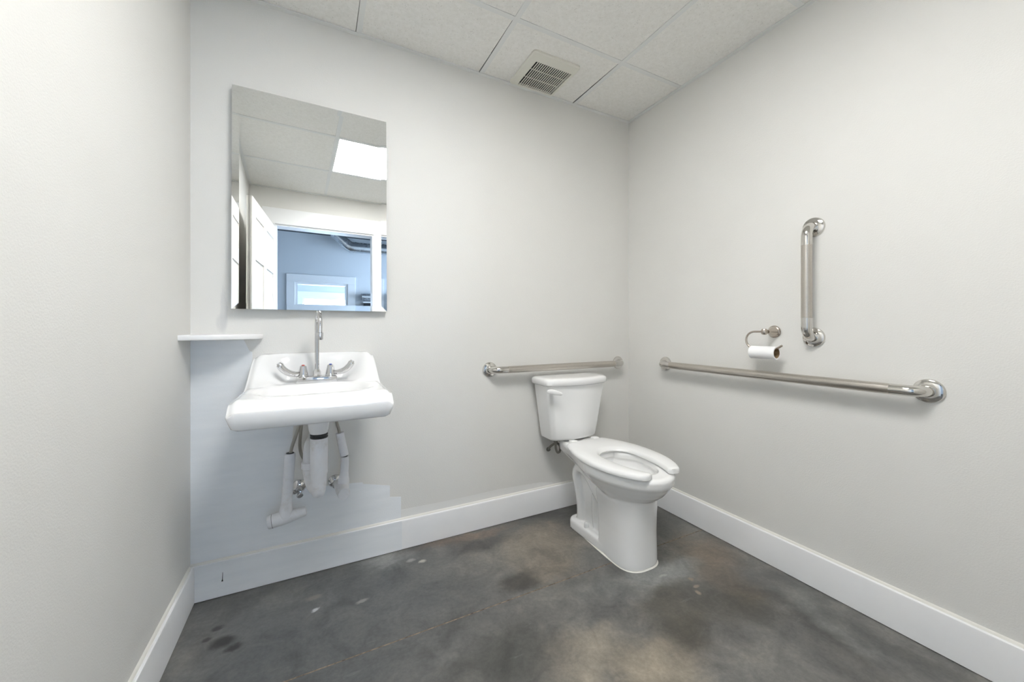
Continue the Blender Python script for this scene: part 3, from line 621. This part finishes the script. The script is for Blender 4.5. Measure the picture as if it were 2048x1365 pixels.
# ---------------------------------------------------------------- doorway behind the camera (seen in the mirror)
bm = BM(); cw = 0.10
box(bm, DX0 - 0.018 - cw + 0.02, DX1 + cw, FY, FY + 0.018, DZ - 0.005, DZ + 0.14, 0.002, 1)
for x0_, x1_ in ((DX0 - cw + 0.002, DX0 + 0.004), (DX1 - 0.004, DX1 + cw)): box(bm, x0_, x1_, FY, FY + 0.018, 0, DZ - 0.005, 0.002, 1)
box(bm, DX0, DX0 + 0.018, FB - .002, FY, 0, DZ - 0.018); box(bm, DX1 - 0.018, DX1, FB - .002, FY, 0, DZ - 0.018); box(bm, DX0, DX1, FB - .002, FY, DZ - 0.018, DZ)
struct('trim_1', bm, 'trim_white', 'white flat door casing around the open doorway', 30)
dw, dh, dt = 0.845, 2.055, 0.035
hinge = Vector((DX0 + 0.012, FY + 0.022, 0.008)); ang = math.atan2(0.85, -0.115)
dr = bpy.data.objects.new('door_1', None); C.objects.link(dr); dr.location = hinge; dr.rotation_euler = (0, 0, ang); dr['kind'] = 'structure'; dr['label'] = 'white six-panel door standing open, seen in the mirror'
WL['door_1'] = hinge
obj('leaf', box(BM(), 0, dw, 0.008, dt - 0.008, 0, dh), 'door_white', dr, 0, local=True)
bm = BM(); st = 0.105; xs = [(st, dw / 2 - 0.05), (dw / 2 + 0.05, dw - st)]; zs = [(0.22, 0.78), (0.93, 1.62), (1.74, 1.935)]
for a in ((0, st, 0, dh), (dw - st, dw, 0, dh), (dw / 2 - 0.05, dw / 2 + 0.05, 0, dh)): box(bm, a[0], a[1], 0, dt, a[2], a[3])
for a in ((0, 0.22), (0.78, 0.93), (1.62, 1.74), (1.935, dh)):
    for q in xs: box(bm, q[0], q[1], 0, dt, a[0], a[1])
obj('stiles', bm, 'door_white', dr, 0, local=True)
for q in xs:
    for z0, z1 in zs:
        bm = BM(); i = 0.022
        rr = lambda e, y: [(q[0] + e, y, z0 + e), (q[1] - e, y, z0 + e), (q[1] - e, y, z1 - e), (q[0] + e, y, z1 - e)]
        loft(bm, [rr(i + .02, 0.002), rr(i, 0.0085), rr(i, dt - 0.0085), rr(i + .02, dt - 0.002)]); obj('panel', bm, 'door_white', dr, 0, local=True)
for s, y in ((-1, 0.0), (1, dt)):
    bm = BM(); lathe(bm, [(0, 0.032), (0.006, 0.030), (0.008, 0.012), (0.045, 0.011)], (dw - 0.07, y, 0.96), (0, s, 0), 24)
    tube(bm, [(dw - 0.062, y + s * 0.045, 0.96), (dw - 0.12, y + s * 0.045, 0.96), (dw - 0.19, y + s * 0.04, 0.958)], 0.009, 14); obj('lever_handle', bm, 'satin_nickel', dr, 35, local=True)

# ---------------------------------------------------------------- hall beyond the doorway
HB = -2.5; HZ = 2.60
wx0, wx1, wz0, wz1 = -0.083, 0.615, 0.95, 1.888
bm = BM(); box(bm, HX0, wx0, HB - 0.1, HB, 0, HZ); box(bm, wx1, HX1, HB - 0.1, HB, 0, HZ); box(bm, wx0, wx1, HB - 0.1, HB, 0, wz0); box(bm, wx0, wx1, HB - 0.1, HB, wz1, HZ)
struct('wall_hall', bm, 'hall_paint', 'hall wall with an inner window seen in the mirror', 0)
struct('wall_hall_left', box(BM(), HX0 - .1, HX0, HY, FY, 0, HZ), 'hall_paint', None, 0)
bm = BM(); sy0, sy1, sz0, sz1 = -2.35, -0.6, 0.7, 2.35
ry0, ry1 = -4.5, -2.8  # unseen side opening, added to let more sky light into the far room
box(bm, HX1, HX1 + .1, HY, ry0, 0, HZ); box(bm, HX1, HX1 + .1, ry0, ry1, 0, sz0); box(bm, HX1, HX1 + .1, ry0, ry1, sz1, HZ); box(bm, HX1, HX1 + .1, ry1, sy0, 0, HZ); box(bm, HX1, HX1 + .1, sy1, FY, 0, HZ); box(bm, HX1, HX1 + .1, sy0, sy1, 0, sz0); box(bm, HX1, HX1 + .1, sy0, sy1, sz1, HZ)
struct('wall_hall_right', bm, 'hall_paint', 'hall wall with the daylight window', 0)
bm = BM(); bx0, bx1, bz0, bz1 = 0.05, 1.15, 0.9, 1.90
box(bm, HX0, bx0, HY - .1, HY, 0, HZ); box(bm, bx1, HX1, HY - .1, HY, 0, HZ); box(bm, bx0, bx1, HY - .1, HY, 0, bz0); box(bm, bx0, bx1, HY - .1, HY, bz1, HZ)
struct('wall_hall_far', bm, 'hall_paint', 'far wall with a bright window seen through the inner window', 0)
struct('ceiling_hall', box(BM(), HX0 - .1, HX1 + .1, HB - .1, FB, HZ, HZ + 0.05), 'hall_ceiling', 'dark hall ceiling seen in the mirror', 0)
struct('ceiling_far_room', box(BM(), HX0 - .1, HX1 + .1, HY - .1, HB - .1, HZ, HZ + 0.05), 'hall_paint', None, 0)
def window(name, label, x0, x1, z0, z1, y, cas, rail, depth=0.1):
    w = bpy.data.objects.new(name, None); C.objects.link(w); w.location = ((x0 + x1) / 2, y, z0); w['kind'] = 'structure'; w['label'] = label; WL[name] = Vector(w.location)
    bm = BM(); f = 0.03
    box(bm, x0 - cas, x1 + cas, y, y + 0.018, z1, z1 + 0.11, 0.002, 1); box(bm, x0 - cas, x1 + cas, y, y + 0.03, z0 - 0.1, z0, 0.002, 1)
    box(bm, x0 - cas, x0, y, y + 0.018, z0, z1, 0.002, 1); box(bm, x1, x1 + cas, y, y + 0.018, z0, z1, 0.002, 1)
    obj('casing', bm, 'trim_white', w, 30)
    bm = BM(); yy = y - depth
    box(bm, x0, x0 + f, yy, y, z0, z1); box(bm, x1 - f, x1, yy, y, z0, z1); box(bm, x0 + f, x1 - f, yy, y, z0, z0 + f); box(bm, x0 + f, x1 - f, yy, y, z1 - f, z1)
    obj('window_frame', bm, 'trim_white', w, 0)
    zz = [z0 + f] + list(rail) + [z1 - f]
    for r_ in rail: obj('rail', box(BM(), x0 + f, x1 - f, yy + 0.02, yy + 0.06, r_ - 0.025, r_ + 0.025), 'trim_white', w, 0)
    for a, b_ in zip(zz, zz[1:]): obj('pane', box(BM(), x0 + f, x1 - f, yy + 0.038, yy + 0.042, a + (0.025 if a in rail else 0), b_ - (0.025 if b_ in rail else 0)), 'pane_glass', w, 0)
window('window_1', 'pale framed inner window seen in the mirror', wx0, wx1, wz0, wz1, HB, 0.105, (1.546,))
window('window_2', 'bright window in the far wall seen through inner window', bx0, bx1, bz0, bz1, HY, 0.09, ())
# daylight window of the hall, on the side wall
w = bpy.data.objects.new('window_3', None); C.objects.link(w); w.location = (HX1, (sy0 + sy1) / 2, sz0); w['kind'] = 'structure'; w['label'] = 'daylight window of the hall'; WL['window_3'] = Vector(w.location)
bm = BM(); f = 0.05
box(bm, HX1, HX1 + .08, sy0, sy0 + f, sz0, sz1); box(bm, HX1, HX1 + .08, sy1 - f, sy1, sz0, sz1); box(bm, HX1, HX1 + .08, sy0 + f, sy1 - f, sz0, sz0 + f); box(bm, HX1, HX1 + .08, sy0 + f, sy1 - f, sz1 - f, sz1)
obj('window_frame', bm, 'trim_white', w, 0)
# portals guide the sky light through two outside windows and the added far-room opening
for nm, loc, rot, sx, sy in (('sky_portal', (HX1 + .09, (ry0 + ry1) / 2, (sz0 + sz1) / 2), (0, R(90), 0), sz1 - sz0, ry1 - ry0),
                             ('sky_portal', (HX1 + .09, (sy0 + sy1) / 2, (sz0 + sz1) / 2), (0, R(90), 0), sz1 - sz0, sy1 - sy0),
                             ('sky_portal', ((bx0 + bx1) / 2, HY - .11, (bz0 + bz1) / 2), (R(90), 0, 0), bx1 - bx0, bz1 - bz0)):
    L = bpy.data.lights.new(nm, 'AREA'); L.shape = 'RECTANGLE'; L.size = sx; L.size_y = sy; L.cycles.is_portal = True
    lo = bpy.data.objects.new(nm, L); C.objects.link(lo); lo.location = loc; lo.rotation_euler = rot
# galvanised duct under the hall ceiling
dc = thing('air_duct', 'round galvanised air duct under the hall ceiling, seen in mirror', 'duct', (1.0, -2.3, 2.42))
dz = 2.415; dR = 0.078
bm = BM(); tube(bm, [(0.64, -2.3, dz), (HX1 - .002, -2.3, dz)], dR, 28); obj('straight_run', bm, 'galvanised', dc, 40)
bm = BM(); tube(bm, [(0.70, -2.3, dz), (0.635, -2.3, dz), (0.60, -2.3, dz + 0.02), (0.43, -2.3, 2.58), (0.41, -2.3, 2.599)], [dR * 1.012, dR * 1.012, dR, 0.07, 0.07], 28); obj('elbow', bm, 'galvanised', dc, 25)
for x in (0.70, 0.95, 1.30): obj('seam_band', lathe(BM(), [(-0.006, dR), (-0.005, dR + .004), (0.005, dR + .004), (0.006, dR)], (x, -2.3, dz), (1, 0, 0), 28), 'galvanised', dc, 25)
# dark wall box
eb = thing('wall_box', 'black box with pale hood mounted on the hall wall, in mirror', 'box', (0.97, HB, 1.3))
obj('case', box(BM(), 0.835, 1.12, HB, HB + 0.12, 1.36, 1.60, 0.004, 1), 'black_box', eb, 30)
bm = BM(); loft(bm, [[(x, y, z) for x, y in rrect(0.805, 1.15, HB, HB + 0.15, 0.01)] for z in (1.60, 1.615)]); obj('frame_rim', bm, 'trim_white', eb, 30)
bm = BM(); lathe(bm, [(0, 0.055), (0.02, 0.055), (0.022, 0.06), (0.34, 0.06)], (0.80, HB + 0.07, 1.70), (1, 0, 0), 24); obj('hood', bm, 'galvanised', eb, 30)
obj('shelf_rim', box(BM(), 0.80, 1.15, HB, HB + 0.15, 1.30, 1.335, 0.004, 1), 'trim_white', eb, 30)
